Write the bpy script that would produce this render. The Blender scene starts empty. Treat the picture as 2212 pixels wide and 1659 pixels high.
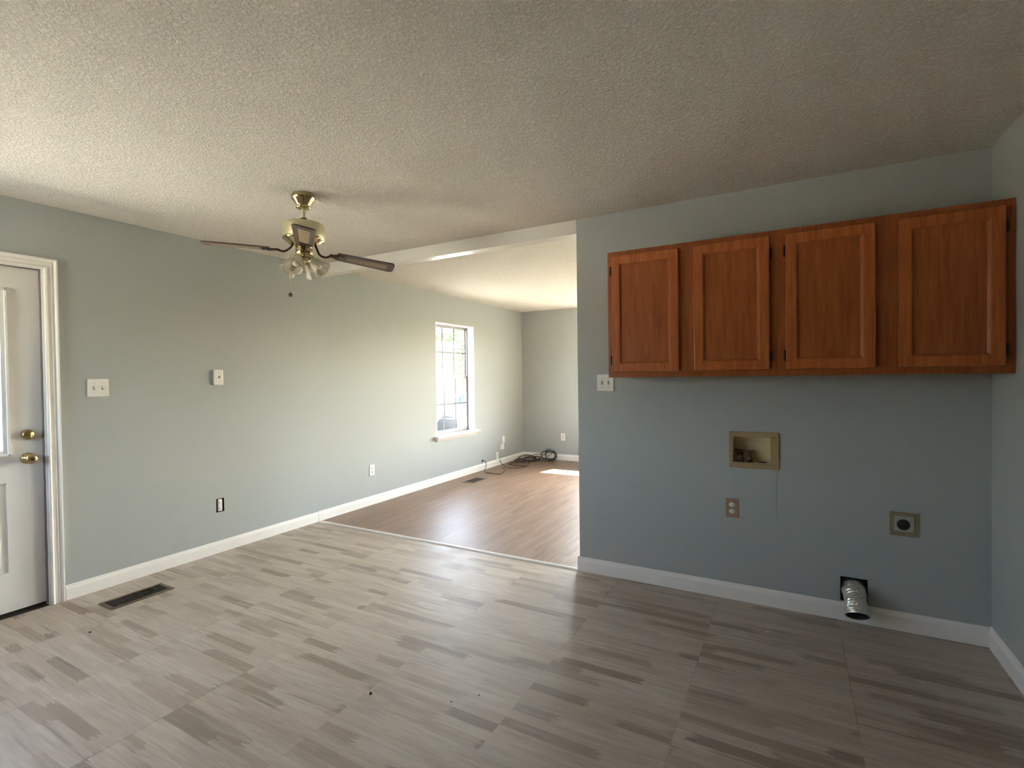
import bpy, bmesh, math, random
from mathutils import Vector, Matrix, Euler
random.seed(7)
sc = bpy.context.scene
COL = sc.collection
W, H = 2212, 1659

# ------------------------------------------------------------------ camera
F = 1086.226
YAW, PITCH, ROLL = 0.5084744, -0.0140190, -0.0129219
CAM = Vector((3.96579, -3.27854, 1.35645))
def cam_axes():
    cy, sy, cp, sp = math.cos(YAW), math.sin(YAW), math.cos(PITCH), math.sin(PITCH)
    fw = Vector((-sy*cp, cy*cp, sp)); rt = Vector((cy, sy, 0)); up = rt.cross(fw)
    c, s = math.cos(ROLL), math.sin(ROLL)
    return c*rt + s*up, -s*rt + c*up, fw
rt_, up_, fw_ = cam_axes()
cd = bpy.data.cameras.new('camera'); cam = bpy.data.objects.new('camera', cd); COL.objects.link(cam)
cd.sensor_fit = 'HORIZONTAL'; cd.sensor_width = 36.0; cd.lens = F/W*36.0; cd.clip_start = 0.02; cd.clip_end = 500
m3 = Matrix((rt_, up_, -fw_)).transposed()
cam.matrix_world = Matrix.Translation(CAM) @ m3.to_4x4()
sc.camera = cam

# ------------------------------------------------------------------ light and exposure
SUN_EL, SKY_STRENGTH, SUN_STRENGTH, EXPOSURE = math.radians(39.0), 0.88, 42.0, 2.68
sc.view_settings.view_transform = 'Standard'; sc.view_settings.look = 'None'
sc.view_settings.gamma = 1.0; sc.view_settings.use_curve_mapping = False
sc.view_settings.exposure = EXPOSURE
sun_dir = Vector((-0.229*math.cos(SUN_EL), -0.973*math.cos(SUN_EL), -math.sin(SUN_EL)))   # the way the light travels
world = bpy.data.worlds.new('world'); sc.world = world; world.use_nodes = True
wn = world.node_tree; wn.nodes.clear()
sky = wn.nodes.new('ShaderNodeTexSky'); sky.sky_type = 'NISHITA'; sky.sun_disc = False
sky.sun_elevation = SUN_EL; sky.sun_rotation = math.atan2(-sun_dir.x, -sun_dir.y)
sky.air_density = 1.0; sky.dust_density = 2.0; sky.ozone_density = 1.0
bg = wn.nodes.new('ShaderNodeBackground'); bg.inputs['Strength'].default_value = SKY_STRENGTH
wo = wn.nodes.new('ShaderNodeOutputWorld')
hsv = wn.nodes.new('ShaderNodeHueSaturation'); hsv.inputs['Saturation'].default_value = 0.75
wn.links.new(sky.outputs[0], hsv.inputs['Color']); wn.links.new(hsv.outputs[0], bg.inputs[0]); wn.links.new(bg.outputs[0], wo.inputs[0])
sl = bpy.data.lights.new('sun', 'SUN'); sl.energy = SUN_STRENGTH; sl.angle = 0.0093; sl.color = (1.0, 0.93, 0.80)
sun = bpy.data.objects.new('sun', sl); COL.objects.link(sun)
sun.location = (6, 12, 12); sun.rotation_euler = sun_dir.to_track_quat('-Z', 'Y').to_euler()
try:
    sc.cycles.max_bounces = 14; sc.cycles.diffuse_bounces = 9; sc.cycles.glossy_bounces = 5
    sc.cycles.transparent_max_bounces = 12; sc.cycles.transmission_bounces = 8
    sc.cycles.sample_clamp_indirect = 6.0; sc.cycles.use_denoising = True
    sc.cycles.caustics_reflective = False; sc.cycles.caustics_refractive = False
except Exception: pass

# ------------------------------------------------------------------ materials
class NT:
    def __init__(s, name):
        s.m = bpy.data.materials.new(name); s.m.use_nodes = True; s.t = s.m.node_tree; s.t.nodes.clear()
        s.out = s.n('ShaderNodeOutputMaterial')
    def n(s, typ, **kw):
        nd = s.t.nodes.new(typ)
        for k, v in kw.items(): setattr(nd, k, v)
        return nd
    def l(s, a, b): s.t.links.new(a, b)
    def put(s, sock, v):
        if isinstance(v, bpy.types.NodeSocket): s.l(v, sock)
        elif isinstance(v, (tuple, list)) and sock.type == 'RGBA': sock.default_value = tuple(v)+((1,) if len(v) == 3 else ())
        else: sock.default_value = v
    def math(s, op, a, b=0.0, c=None, clamp=False):
        nd = s.n('ShaderNodeMath', operation=op); nd.use_clamp = clamp
        s.put(nd.inputs[0], a); s.put(nd.inputs[1], b)
        if c is not None: s.put(nd.inputs[2], c)
        return nd.outputs[0]
    def mix(s, f, a, b, blend='MIX'):
        nd = s.n('ShaderNodeMix', data_type='RGBA', blend_type=blend)
        s.put(nd.inputs[0], f); s.put(nd.inputs[6], a); s.put(nd.inputs[7], b)
        return nd.outputs[2]
    def xyz(s, v):
        nd = s.n('ShaderNodeSeparateXYZ'); s.l(v, nd.inputs[0]); return nd.outputs
    def comb(s, x, y, z):
        nd = s.n('ShaderNodeCombineXYZ'); s.put(nd.inputs[0], x); s.put(nd.inputs[1], y); s.put(nd.inputs[2], z); return nd.outputs[0]
    def noise(s, vec, scale, detail=3.0, rough=0.5, dist=0.0):
        nd = s.n('ShaderNodeTexNoise'); s.l(vec, nd.inputs['Vector'])
        nd.inputs['Scale'].default_value = scale; nd.inputs['Detail'].default_value = detail
        nd.inputs['Roughness'].default_value = rough; nd.inputs['Distortion'].default_value = dist
        return nd.outputs[0]
    def ramp(s, f, stops, interp='LINEAR'):
        nd = s.n('ShaderNodeValToRGB'); nd.color_ramp.interpolation = interp; s.l(f, nd.inputs[0])
        cr = nd.color_ramp
        while len(cr.elements) > 1: cr.elements.remove(cr.elements[-1])
        for i, (p, c) in enumerate(stops):
            e = cr.elements[0] if i == 0 else cr.elements.new(p)
            e.position = p; e.color = tuple(c)+(1,) if len(c) == 3 else c
        return nd.outputs[0]
    def maprange(s, v, a, b, c, d):
        nd = s.n('ShaderNodeMapRange'); s.put(nd.inputs[0], v)
        for i, q in enumerate((a, b, c, d)): nd.inputs[i+1].default_value = q
        return nd.outputs[0]
    def bump(s, h, strength, dist, normal=None):
        nd = s.n('ShaderNodeBump'); nd.inputs['Strength'].default_value = strength; nd.inputs['Distance'].default_value = dist
        s.l(h, nd.inputs['Height'])
        if normal is not None: s.l(normal, nd.inputs['Normal'])
        return nd.outputs[0]
    def bsdf(s, color, rough=0.5, metal=0.0, spec=0.5, normal=None, **kw):
        nd = s.n('ShaderNodeBsdfPrincipled')
        s.put(nd.inputs['Base Color'], color); s.put(nd.inputs['Roughness'], rough)
        nd.inputs['Metallic'].default_value = metal; nd.inputs['Specular IOR Level'].default_value = spec
        if normal is not None: s.l(normal, nd.inputs['Normal'])
        for k, v in kw.items(): s.put(nd.inputs[k], v)
        s.l(nd.outputs[0], s.out.inputs[0]); return nd
    def pos(s): return s.n('ShaderNodeNewGeometry').outputs['Position']
    def obj(s): return s.n('ShaderNodeTexCoord').outputs['Object']

M = {}
def simple(name, color, rough=0.5, metal=0.0, spec=0.5, var=0.04, vscale=30.0, bump=0.0):
    t = NT(name); p = t.obj(); nz = t.noise(p, vscale, 3)
    dark = tuple(c*(1-var) for c in color); lite = tuple(min(1, c*(1+var)) for c in color)
    c = t.mix(nz, dark, lite)
    t.bsdf(c, rough, metal, spec, t.bump(nz, bump, 0.002) if bump else None); M[name] = t.m; return t.m

def mat_wall():
    t = NT('wall_paint'); p = t.pos()
    big = t.noise(p, 1.3, 3); fine = t.noise(p, 160, 2)
    c = t.mix(big, (0.395, 0.422, 0.412), (0.425, 0.448, 0.436))
    sm = t.maprange(t.noise(p, 2.7, 4, 0.6), 0.62, 0.72, 0.0, 0.25)        # scuffs on the paint
    c = t.mix(sm, c, (0.35, 0.365, 0.355))
    t.bsdf(c, 0.55, 0, 0.35, t.bump(fine, 0.12, 0.002)); M['wall'] = t.m
mat_wall()
def mat_ceiling():
    t = NT('textured_ceiling'); p = t.pos()
    wob = t.noise(p, 9.0, 2)
    a = t.noise(p, 80.0, 3, 0.6, 0.7); b = t.noise(p, 190.0, 2)
    v = t.n('ShaderNodeTexVoronoi'); t.l(p, v.inputs['Vector']); v.inputs['Scale'].default_value = 95.0
    blob = t.maprange(a, 0.40, 0.66, 0.0, 1.0)
    h = t.math('ADD', t.math('MULTIPLY', blob, t.math('ADD', t.math('MULTIPLY', wob, 0.8), 0.4)), t.math('MULTIPLY', b, 0.35))
    h = t.math('ADD', h, t.math('MULTIPLY', v.outputs['Distance'], -0.35))
    c = t.mix(blob, (0.68, 0.645, 0.58), (0.84, 0.80, 0.735))
    stain = t.maprange(t.noise(p, 0.9, 3), 0.45, 0.75, 0.0, 0.35)
    c = t.mix(stain, c, (0.72, 0.68, 0.60))
    t.bsdf(c, 0.85, 0, 0.2, t.bump(h, 0.8, 0.006)); M['ceiling'] = t.m
mat_ceiling()
def mat_kitchen_floor():
    t = NT('block_pattern_vinyl'); x, y, z = t.xyz(t.pos())
    tx = t.math('FLOOR', t.math('DIVIDE', t.math('SUBTRACT', x, 1.74), 0.61))
    wy = t.math('MULTIPLY', t.math('SUBTRACT', t.noise(t.comb(t.math('MULTIPLY', x, 12.0), t.math('MULTIPLY', y, 90.0), 0.0), 1.0, 3), 0.5), 0.008)
    wx = t.math('MULTIPLY', t.math('SUBTRACT', t.noise(t.comb(t.math('MULTIPLY', x, 4.0), t.math('MULTIPLY', y, 110.0), 5.0), 1.0, 3), 0.5), 0.16)
    row = t.math('FLOOR', t.math('DIVIDE', t.math('ADD', t.math('ADD', y, wy), 1.865), 0.0508))
    vo = t.n('ShaderNodeTexVoronoi'); vo.voronoi_dimensions = '1D'; vo.inputs['Scale'].default_value = 1.0
    vo.inputs['Randomness'].default_value = 1.0
    w = t.math('ADD', t.math('MULTIPLY', t.math('ADD', x, wx), 2.7), t.math('ADD', t.math('MULTIPLY', row, 17.31), t.math('MULTIPLY', tx, 31.7)))
    t.l(w, vo.inputs['W']); r = t.xyz(vo.outputs['Color'])[0]
    c = t.ramp(r, [(0.0, (0.56, 0.485, 0.40)), (0.30, (0.52, 0.445, 0.365)), (0.55, (0.49, 0.41, 0.335)), (0.74, (0.45, 0.37, 0.295)),
                   (0.82, (0.385, 0.31, 0.24)), (0.94, (0.32, 0.255, 0.195)), (1.0, (0.27, 0.21, 0.16))])
    g = t.noise(t.comb(t.math('MULTIPLY', x, 5.0), t.math('MULTIPLY', y, 75.0), t.math('MULTIPLY', row, 3.1)), 1.0, 4, 0.6)
    c = t.mix(t.maprange(g, 0.35, 0.7, 0.0, 0.55), c, (0.30, 0.25, 0.20))
    g2 = t.noise(t.comb(t.math('MULTIPLY', x, 2.2), t.math('MULTIPLY', y, 26.0), 4.0), 1.0, 3)
    c = t.mix(t.maprange(g2, 0.52, 0.75, 0.0, 0.55), c, (0.60, 0.545, 0.475))
    g3 = t.noise(t.comb(t.math('MULTIPLY', x, 1.7), t.math('MULTIPLY', y, 34.0), 11.0), 1.0, 2, 0.4)
    c = t.mix(t.maprange(g3, 0.66, 0.74, 0.0, 0.55), c, (0.20, 0.15, 0.11))
    # joints between the laid sheets
    fx = t.math('FRACT', t.math('DIVIDE', t.math('SUBTRACT', x, 1.74), 0.61)); fx = t.math('ABSOLUTE', t.math('SUBTRACT', fx, 0.5))
    fy = t.math('FRACT', t.math('DIVIDE', t.math('ADD', y, 1.86), 0.61)); fy = t.math('ABSOLUTE', t.math('SUBTRACT', fy, 0.5))
    ex = t.math('GREATER_THAN', fx, 0.5-0.0022); ey = t.math('GREATER_THAN', fy, 0.5-0.0022)
    pn = t.maprange(t.noise(t.comb(x, y, 9.0), 1.6, 2), 0.48, 0.64, 0.06, 0.62)
    e = t.math('MULTIPLY', t.math('MAXIMUM', ex, t.math('MULTIPLY', ey, 0.7)), pn)
    c = t.mix(e, c, (0.12, 0.09, 0.065))
    sp = t.noise(t.comb(x, y, 0.0), 55.0, 4, 0.6, 1.5)
    rough = t.maprange(t.noise(t.comb(x, y, 2.0), 7.0, 4), 0.3, 0.7, 0.42, 0.52)
    t.bsdf(c, rough, 0, 0.5, t.bump(sp, 0.10, 0.004)); M['kfloor'] = t.m
mat_kitchen_floor()
def mat_living_floor():
    t = NT('brown_plank_laminate'); x, y, z = t.xyz(t.pos())
    px = t.math('FLOOR', t.math('DIVIDE', x, 0.125))
    wn_ = t.n('ShaderNodeTexWhiteNoise'); wn_.noise_dimensions = '1D'; t.l(px, wn_.inputs['W'])
    yy = t.math('ADD', y, t.math('MULTIPLY', wn_.outputs['Value'], 1.2))
    py = t.math('FLOOR', t.math('DIVIDE', yy, 1.2))
    w2 = t.n('ShaderNodeTexWhiteNoise'); w2.noise_dimensions = '2D'; t.l(t.comb(px, py, 0.0), w2.inputs['Vector'])
    r = w2.outputs['Value']
    g = t.noise(t.comb(t.math('MULTIPLY', x, 17.0), t.math('MULTIPLY', y, 1.5), t.math('MULTIPLY', r, 9.0)), 1.0, 5, 0.62)
    c = t.mix(t.maprange(g, 0.28, 0.72, 0.0, 1.0), (0.13, 0.073, 0.045), (0.33, 0.222, 0.160))
    c = t.mix(t.math('MULTIPLY', r, 0.35), c, (0.25, 0.155, 0.105))
    fx = t.math('FRACT', t.math('DIVIDE', x, 0.125)); fx = t.math('ABSOLUTE', t.math('SUBTRACT', fx, 0.5))
    fy = t.math('FRACT', t.math('DIVIDE', yy, 1.2)); fy = t.math('ABSOLUTE', t.math('SUBTRACT', fy, 0.5))
    e = t.math('MAXIMUM', t.math('GREATER_THAN', fx, 0.5-0.006), t.math('GREATER_THAN', fy, 0.5-0.001))
    c = t.mix(t.math('MULTIPLY', e, 0.28), c, (0.10, 0.06, 0.04))
    b = t.noise(t.comb(t.math('MULTIPLY', x, 26.0), t.math('MULTIPLY', y, 5.0), 0.0), 1.0, 3)
    t.bsdf(c, t.maprange(g, 0.2, 0.8, 0.40, 0.50), 0, 0.5, t.bump(b, 0.16, 0.004)); M['lfloor'] = t.m
mat_living_floor()
def mat_oak(key='oak', k=1.0):
    t = NT('stained_'+key); x, y, z = t.xyz(t.obj())
    g = t.noise(t.comb(t.math('MULTIPLY', x, 60.0), t.math('MULTIPLY', y, 60.0), t.math('MULTIPLY', z, 4.0)), 1.0, 5, 0.65, 0.6)
    g2 = t.noise(t.comb(t.math('MULTIPLY', x, 9.0), y, t.math('MULTIPLY', z, 2.0)), 1.0, 3, 0.5, 2.0)
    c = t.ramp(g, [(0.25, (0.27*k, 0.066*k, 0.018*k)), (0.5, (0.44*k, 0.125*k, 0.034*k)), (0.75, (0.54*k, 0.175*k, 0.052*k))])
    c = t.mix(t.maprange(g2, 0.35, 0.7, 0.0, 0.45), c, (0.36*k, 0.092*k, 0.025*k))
    t.bsdf(c, 0.38, 0, 0.4, t.bump(g, 0.10, 0.002)); M[key] = t.m
mat_oak('oak', 0.88); mat_oak('oak_stile_lit', 1.08); mat_oak('oak_frame_shaded', 0.76)  # same oak: stiles lightened as if lit, face frame darkened as if shaded
simple('bounce_absorber', (0.16, 0.10, 0.06), 0.5)  # invented dark finish for the unseen near wall, soaks up bounced light
simple('white', (0.85, 0.83, 0.79), 0.5, var=0.03, vscale=9)
simple('header_white', (0.74, 0.72, 0.67), 0.24, var=0.03, vscale=4)
simple('door_white', (0.79, 0.78, 0.755), 0.5, var=0.05, vscale=5)
simple('plate_white', (0.82, 0.80, 0.76), 0.35)
simple('plate_almond', (0.34, 0.22, 0.14), 0.42)
simple('receptacle_cream', (0.72, 0.68, 0.60), 0.4)
simple('plate_tan', (0.27, 0.215, 0.125), 0.45, var=0.15)
simple('box_beige', (0.60, 0.50, 0.30), 0.45, var=0.10)
simple('box_rim', (0.36, 0.26, 0.13), 0.45, var=0.12)
simple('valve_brown', (0.055, 0.022, 0.018), 0.45)
simple('collar_grey', (0.40, 0.39, 0.34), 0.4, var=0.2)
simple('black', (0.012, 0.011, 0.010), 0.5)
simple('cavity', (0.02, 0.018, 0.016), 0.9)
simple('slot_grey', (0.30, 0.29, 0.27), 0.6)
simple('jamb_shade_strip', (0.16, 0.13, 0.125), 0.7)  # dark tone of the shaded recess beside the door edge
simple('slot', (0.05, 0.045, 0.04), 0.6)
simple('shade_gap', (0.10, 0.085, 0.08), 0.8)
simple('register_brown', (0.055, 0.036, 0.026), 0.42, metal=0.3, var=0.25, vscale=60)
simple('register_edge', (0.16, 0.115, 0.075), 0.4, metal=0.4, var=0.3, vscale=80)
simple('cable', (0.022, 0.020, 0.020), 0.42)
simple('brass', (0.60, 0.50, 0.27), 0.20, metal=1.0, var=0.12)
simple('brass_old', (0.50, 0.38, 0.17), 0.28, metal=1.0, var=0.15)
simple('brass_satin', (0.66, 0.60, 0.40), 0.40, metal=0.7, var=0.04)
simple('bracket_metal', (0.11, 0.075, 0.05), 0.25, metal=0.9, var=0.2)
simple('blade_wood', (0.115, 0.082, 0.068), 0.36, var=0.18, vscale=40)
simple('blade_cane', (0.34, 0.255, 0.165), 0.5, var=0.22, vscale=150)
simple('foil', (0.80, 0.79, 0.72), 0.36, metal=1.0, var=0.08, vscale=60, bump=0.6)
simple('hinge', (0.06, 0.03, 0.015), 0.4, metal=0.7)
simple('steel', (0.55, 0.55, 0.55), 0.3, metal=1.0)
simple('window_metal', (0.22, 0.20, 0.20), 0.4, metal=0.5)
simple('muntin_shaded', (0.07, 0.07, 0.075), 0.4)  # coloured dark so the bars look shaded against the bright window
simple('sash', (0.42, 0.40, 0.38), 0.35)
simple('threshold', (0.85, 0.82, 0.79), 0.3)
simple('dirt', (0.035, 0.025, 0.02), 0.9)
simple('chip', (0.85, 0.84, 0.80), 0.6)
simple('bark', (0.12, 0.09, 0.06), 0.9, var=0.3)
simple('leaf', (0.06, 0.09, 0.03), 0.6, var=0.4, vscale=3)
simple('grass', (0.12, 0.12, 0.085), 0.9, var=0.3, vscale=2)
simple('bounce_paving', (0.38, 0.36, 0.33), 0.9, var=0.1, vscale=3)
simple('bounce_gravel', (0.56, 0.52, 0.45), 0.9, var=0.15, vscale=3)
simple('concrete', (0.20, 0.20, 0.19), 0.9, var=0.1, vscale=3)
simple('siding', (0.62, 0.60, 0.56), 0.7)
simple('roofing', (0.22, 0.20, 0.19), 0.9)
simple('car_paint', (0.10, 0.17, 0.26), 0.25)
simple('car_glass', (0.02, 0.025, 0.03), 0.08)
simple('tyre', (0.02, 0.02, 0.02), 0.8)
def mat_glass():
    t = NT('window_glass')
    tr = t.n('ShaderNodeBsdfTransparent'); gl = t.n('ShaderNodeBsdfGlossy'); gl.inputs['Roughness'].default_value = 0.03
    fc = t.n('ShaderNodeLayerWeight'); fc.inputs['Blend'].default_value = 0.5
    fr = t.math('ADD', t.math('MULTIPLY', t.math('POWER', fc.outputs['Facing'], 5.0), 0.9), 0.035)
    mx = t.n('ShaderNodeMixShader'); t.l(fr, mx.inputs[0]); t.l(tr.outputs[0], mx.inputs[1]); t.l(gl.outputs[0], mx.inputs[2])
    tr.inputs[0].default_value = (0.96, 0.98, 0.97, 1)
    t.l(mx.outputs[0], t.out.inputs[0]); M['glass'] = t.m
    t = NT('fluted_shade_glass')
    tr = t.n('ShaderNodeBsdfTransparent'); tr.inputs[0].default_value = (0.86, 0.84, 0.78, 1)
    p = t.bsdf((0.82, 0.80, 0.74), 0.15, 0, 0.6); 
    lw = t.n('ShaderNodeLayerWeight'); lw.inputs['Blend'].default_value = 0.45
    f = t.maprange(lw.outputs['Facing'], 0.0, 1.0, 0.22, 0.80)
    mx = t.n('ShaderNodeMixShader'); t.l(f, mx.inputs[0]); t.l(tr.outputs[0], mx.inputs[1]); t.l(p.outputs[0], mx.inputs[2])
    t.l(mx.outputs[0], t.out.inputs[0]); M['shade_glass'] = t.m
mat_glass()
simple('bulb', (0.78, 0.76, 0.70), 0.2, var=0.01)

# ------------------------------------------------------------------ mesh helpers
class MB:
    def __init__(s): s.bm = bmesh.new()
    def quad(s, *pts, mi=0):
        f = s.bm.faces.new([s.bm.verts.new(p) for p in pts]); f.material_index = mi; return f
    def box(s, a, b, mi=0, bev=0.0, M4=None):
        x0, x1 = sorted((a[0], b[0])); y0, y1 = sorted((a[1], b[1])); z0, z1 = sorted((a[2], b[2]))
        t = bmesh.new(); vs = [t.verts.new((x, y, z)) for x in (x0, x1) for y in (y0, y1) for z in (z0, z1)]
        for q in ((0,1,3,2), (4,6,7,5), (0,4,5,1), (2,3,7,6), (0,2,6,4), (1,5,7,3)): t.faces.new([vs[i] for i in q])
        if bev: bmesh.ops.bevel(t, geom=t.edges[:], offset=bev, segments=2, affect='EDGES', profile=0.6)
        s.merge(t, mi, M4)
    def merge(s, t, mi=0, M4=None):
        if M4 is not None: bmesh.ops.transform(t, matrix=M4, verts=t.verts[:])
        t.verts.index_update(); mp = [s.bm.verts.new(v.co) for v in t.verts]
        for f in t.faces:
            nf = s.bm.faces.new([mp[v.index] for v in f.verts]); nf.material_index = mi; nf.smooth = f.smooth
        t.free()
    def lathe(s, prof, seg=32, mi=0, M4=None, smooth=True, flute=None, cap=False):
        t = bmesh.new(); rings = []
        for k, (r, z) in enumerate(prof):
            ring = []
            for i in range(seg):
                a = 2*math.pi*i/seg; rr = r*(1+(flute(k, a) if flute else 0)); ring.append(t.verts.new((rr*math.cos(a), rr*math.sin(a), z)))
            rings.append(ring)
        for a, b in zip(rings, rings[1:]):
            for i in range(seg):
                f = t.faces.new((a[i], a[(i+1) % seg], b[(i+1) % seg], b[i])); f.smooth = smooth
        if cap:
            t.faces.new(rings[0][::-1]); t.faces.new(rings[-1])
        s.merge(t, mi, M4)
    def tube(s, pts, r, seg=8, mi=0, caps=True):
        pts = [Vector(p) for p in pts]; t = bmesh.new(); rings = []; n = len(pts)
        rad = r if isinstance(r, (list, tuple)) else [r]*n
        prev = None
        for i, p in enumerate(pts):
            d = (pts[min(i+1, n-1)]-pts[max(i-1, 0)]).normalized()
            if prev is None:
                u = d.orthogonal().normalized()
            else:
                u = (prev - d*prev.dot(d)); u = u.normalized() if u.length > 1e-6 else d.orthogonal().normalized()
            prev = u; v = d.cross(u)
            rings.append([t.verts.new(p+rad[i]*(math.cos(2*math.pi*k/seg)*u+math.sin(2*math.pi*k/seg)*v)) for k in range(seg)])
        for a, b in zip(rings, rings[1:]):
            for k in range(seg):
                f = t.faces.new((a[k], a[(k+1) % seg], b[(k+1) % seg], b[k])); f.smooth = True
        if caps: t.faces.new(rings[0][::-1]); t.faces.new(rings[-1])
        s.merge(t, mi)
    def prism(s, poly, a, b, fn, mi=0):
        """poly in 2D, swept from a to b; fn(u, v, w) -> point"""
        n = len(poly); A = [s.bm.verts.new(fn(u, v, a)) for u, v in poly]; B = [s.bm.verts.new(fn(u, v, b)) for u, v in poly]
        for i in range(n):
            f = s.bm.faces.new((A[i], A[(i+1) % n], B[(i+1) % n], B[i])); f.material_index = mi
        f = s.bm.faces.new(A[::-1]); f.material_index = mi; f = s.bm.faces.new(B); f.material_index = mi
    def ball(s, c, r, mi=0, sub=2, jitter=0.0, scale=(1, 1, 1)):
        t = bmesh.new(); bmesh.ops.create_icosphere(t, subdivisions=sub, radius=r)
        for v in t.verts:
            k = 1+random.uniform(-jitter, jitter); v.co = Vector((v.co.x*scale[0]*k, v.co.y*scale[1]*k, v.co.z*scale[2]*k))
        for f in t.faces: f.smooth = jitter == 0
        s.merge(t, mi, Matrix.Translation(c))
    def build(s, name, mats, parent=None, fix=True):
        if fix: bmesh.ops.recalc_face_normals(s.bm, faces=s.bm.faces[:])
        me = bpy.data.meshes.new(name); s.bm.to_mesh(me); s.bm.free()
        for m in (mats if isinstance(mats, (list, tuple)) else [mats]): me.materials.append(M[m] if isinstance(m, str) else m)
        o = bpy.data.objects.new(name, me); COL.objects.link(o)
        if parent is not None: o.parent = parent
        return o
def empty(name, loc=(0, 0, 0), rot=(0, 0, 0), parent=None):
    o = bpy.data.objects.new(name, None); COL.objects.link(o); o.location = loc; o.rotation_euler = rot
    o.empty_display_size = 0.1
    if parent is not None: o.parent = parent
    return o
def tag(o, label=None, cat=None, group=None, kind=None):
    if label: o['label'] = label
    if cat: o['category'] = cat
    if group: o['group'] = group
    if kind: o['kind'] = kind
    return o
def struct(o): o['kind'] = 'structure'; return o
def copy_tree(o, parent=None):
    c = o.copy(); COL.objects.link(c)
    if parent is not None: c.parent = parent
    for ch in list(o.children): copy_tree(ch, c)
    return c
def smooth_path(pts, n=8):
    P = [Vector(p) for p in pts]; out = []
    for i in range(len(P)-1):
        p0, p1, p2, p3 = P[max(i-1, 0)], P[i], P[i+1], P[min(i+2, len(P)-1)]
        for k in range(n):
            t = k/n
            out.append(0.5*((2*p1)+(-p0+p2)*t+(2*p0-5*p1+4*p2-p3)*t*t+(-p0+3*p1-3*p2+p3)*t**3))
    out.append(P[-1]); return out

def wall_grid(mb, fn, u0, u1, v0, v1, thick, holes=()):
    """fn(u, v, w) -> point, w = 0 at the room face; holes (ua, ub, va, vb, depth or None for right through)"""
    us = sorted({u0, u1, *[max(u0, h[0]) for h in holes], *[min(u1, h[1]) for h in holes]})
    vs = sorted({v0, v1, *[max(v0, h[2]) for h in holes], *[min(v1, h[3]) for h in holes]})
    for a, b in zip(us, us[1:]):
        for c, d in zip(vs, vs[1:]):
            mu, mv = (a+b)/2, (c+d)/2
            hit = [h for h in holes if h[0] < mu < h[1] and h[2] < mv < h[3]]
            if not hit: mb.quad(fn(a, c, 0), fn(b, c, 0), fn(b, d, 0), fn(a, d, 0))
            if not hit or hit[0][4] is not None: mb.quad(fn(a, c, thick), fn(a, d, thick), fn(b, d, thick), fn(b, c, thick))
    for (a, b, c, d, dep) in holes:
        w = thick if dep is None else dep; mi = 0 if dep is None else 1
        a, b, c, d = max(a, u0), min(b, u1), max(c, v0), min(d, v1)
        mb.quad(fn(a, c, 0), fn(a, d, 0), fn(a, d, w), fn(a, c, w), mi=mi)
        mb.quad(fn(b, c, 0), fn(b, c, w), fn(b, d, w), fn(b, d, 0), mi=mi)
        mb.quad(fn(a, d, 0), fn(b, d, 0), fn(b, d, w), fn(a, d, w), mi=mi)
        if c > v0: mb.quad(fn(a, c, 0), fn(a, c, w), fn(b, c, w), fn(b, c, 0), mi=mi)
        if dep is not None: mb.quad(fn(a, c, w), fn(a, d, w), fn(b, d, w), fn(b, c, w), mi=mi)
    mb.quad(fn(u0, v0, 0), fn(u0, v0, thick), fn(u0, v1, thick), fn(u0, v1, 0))
    mb.quad(fn(u1, v0, 0), fn(u1, v1, 0), fn(u1, v1, thick), fn(u1, v0, thick))
    mb.quad(fn(u0, v1, 0), fn(u0, v1, thick), fn(u1, v1, thick), fn(u1, v1, 0))
    mb.quad(fn(u0, v0, 0), fn(u1, v0, 0), fn(u1, v0, thick), fn(u0, v0, thick))

# ------------------------------------------------------------------ the room shell
ZC = 2.44; XP = 2.664; XK = 4.815; YF = 4.192; YN = -3.9; XL = 5.6; TP = 0.115; TE = 0.15
fn_left = lambda u, v, w: (-w, u, v)
fn_far = lambda u, v, w: (u, YF+w, v)
fn_part = lambda u, v, w: (u, w, v)
fn_right = lambda u, v, w: (XK+w, u, v)
fn_liv_right = lambda u, v, w: (XL+w, u, v)
fn_near = lambda u, v, w: (u, YN-w, v)
WIN = (1.850, 2.733, 0.600, 2.075)
mb = MB(); wall_grid(mb, fn_left, YN-TE, YF+TE, 0, ZC, TE,
    [(-2.935, -1.978, 0.0, 2.058, None), WIN+(None,),
     (-0.972, -0.908, 0.318, 0.424, 0.06), (2.900, 2.932, 0.117, 0.147, 0.05)])
struct(mb.build('wall_left', ['wall', 'cavity']))
mb = MB(); wall_grid(mb, fn_far, 0, XL, 0, ZC, TE, [(1.07, 2.75, 0.60, 2.075, None), (3.45, 5.1, 0.60, 2.075, None)])
struct(mb.build('wall_far', ['wall', 'cavity']))
mb = MB(); wall_grid(mb, fn_part, XP, XL, 0, ZC, TP,
    [(3.652, 3.856, 0.826, 0.985, 0.085), (4.192, 4.316, 0.105, 0.238, 0.11)])
struct(mb.build('wall_partition', ['wall', 'cavity']))
mb = MB(); wall_grid(mb, fn_right, YN-TE, 0, 0, ZC, TE); struct(mb.build('wall_right', ['wall', 'cavity']))
mb = MB(); wall_grid(mb, fn_liv_right, TP, YF+TE, 0, ZC, TE, [(0.35, 1.20, 0.60, 2.075, None)]); struct(mb.build('wall_living_right', ['wall', 'cavity']))
mb = MB(); wall_grid(mb, fn_near, 0, XK, 0, ZC, TE, [(0.15, 0.95, 1.10, 2.05, None)]); struct(mb.build('wall_near', ['bounce_absorber', 'cavity']))
mb = MB(); mb.box((-TE, YN-TE, ZC), (XL+TE, YF+TE, ZC+0.15)); struct(mb.build('ceiling', 'ceiling'))
mb = MB(); mb.box((-TE, YN-TE, -0.1), (XL+TE, 0, 0)); struct(mb.build('floor', 'kfloor'))
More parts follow.
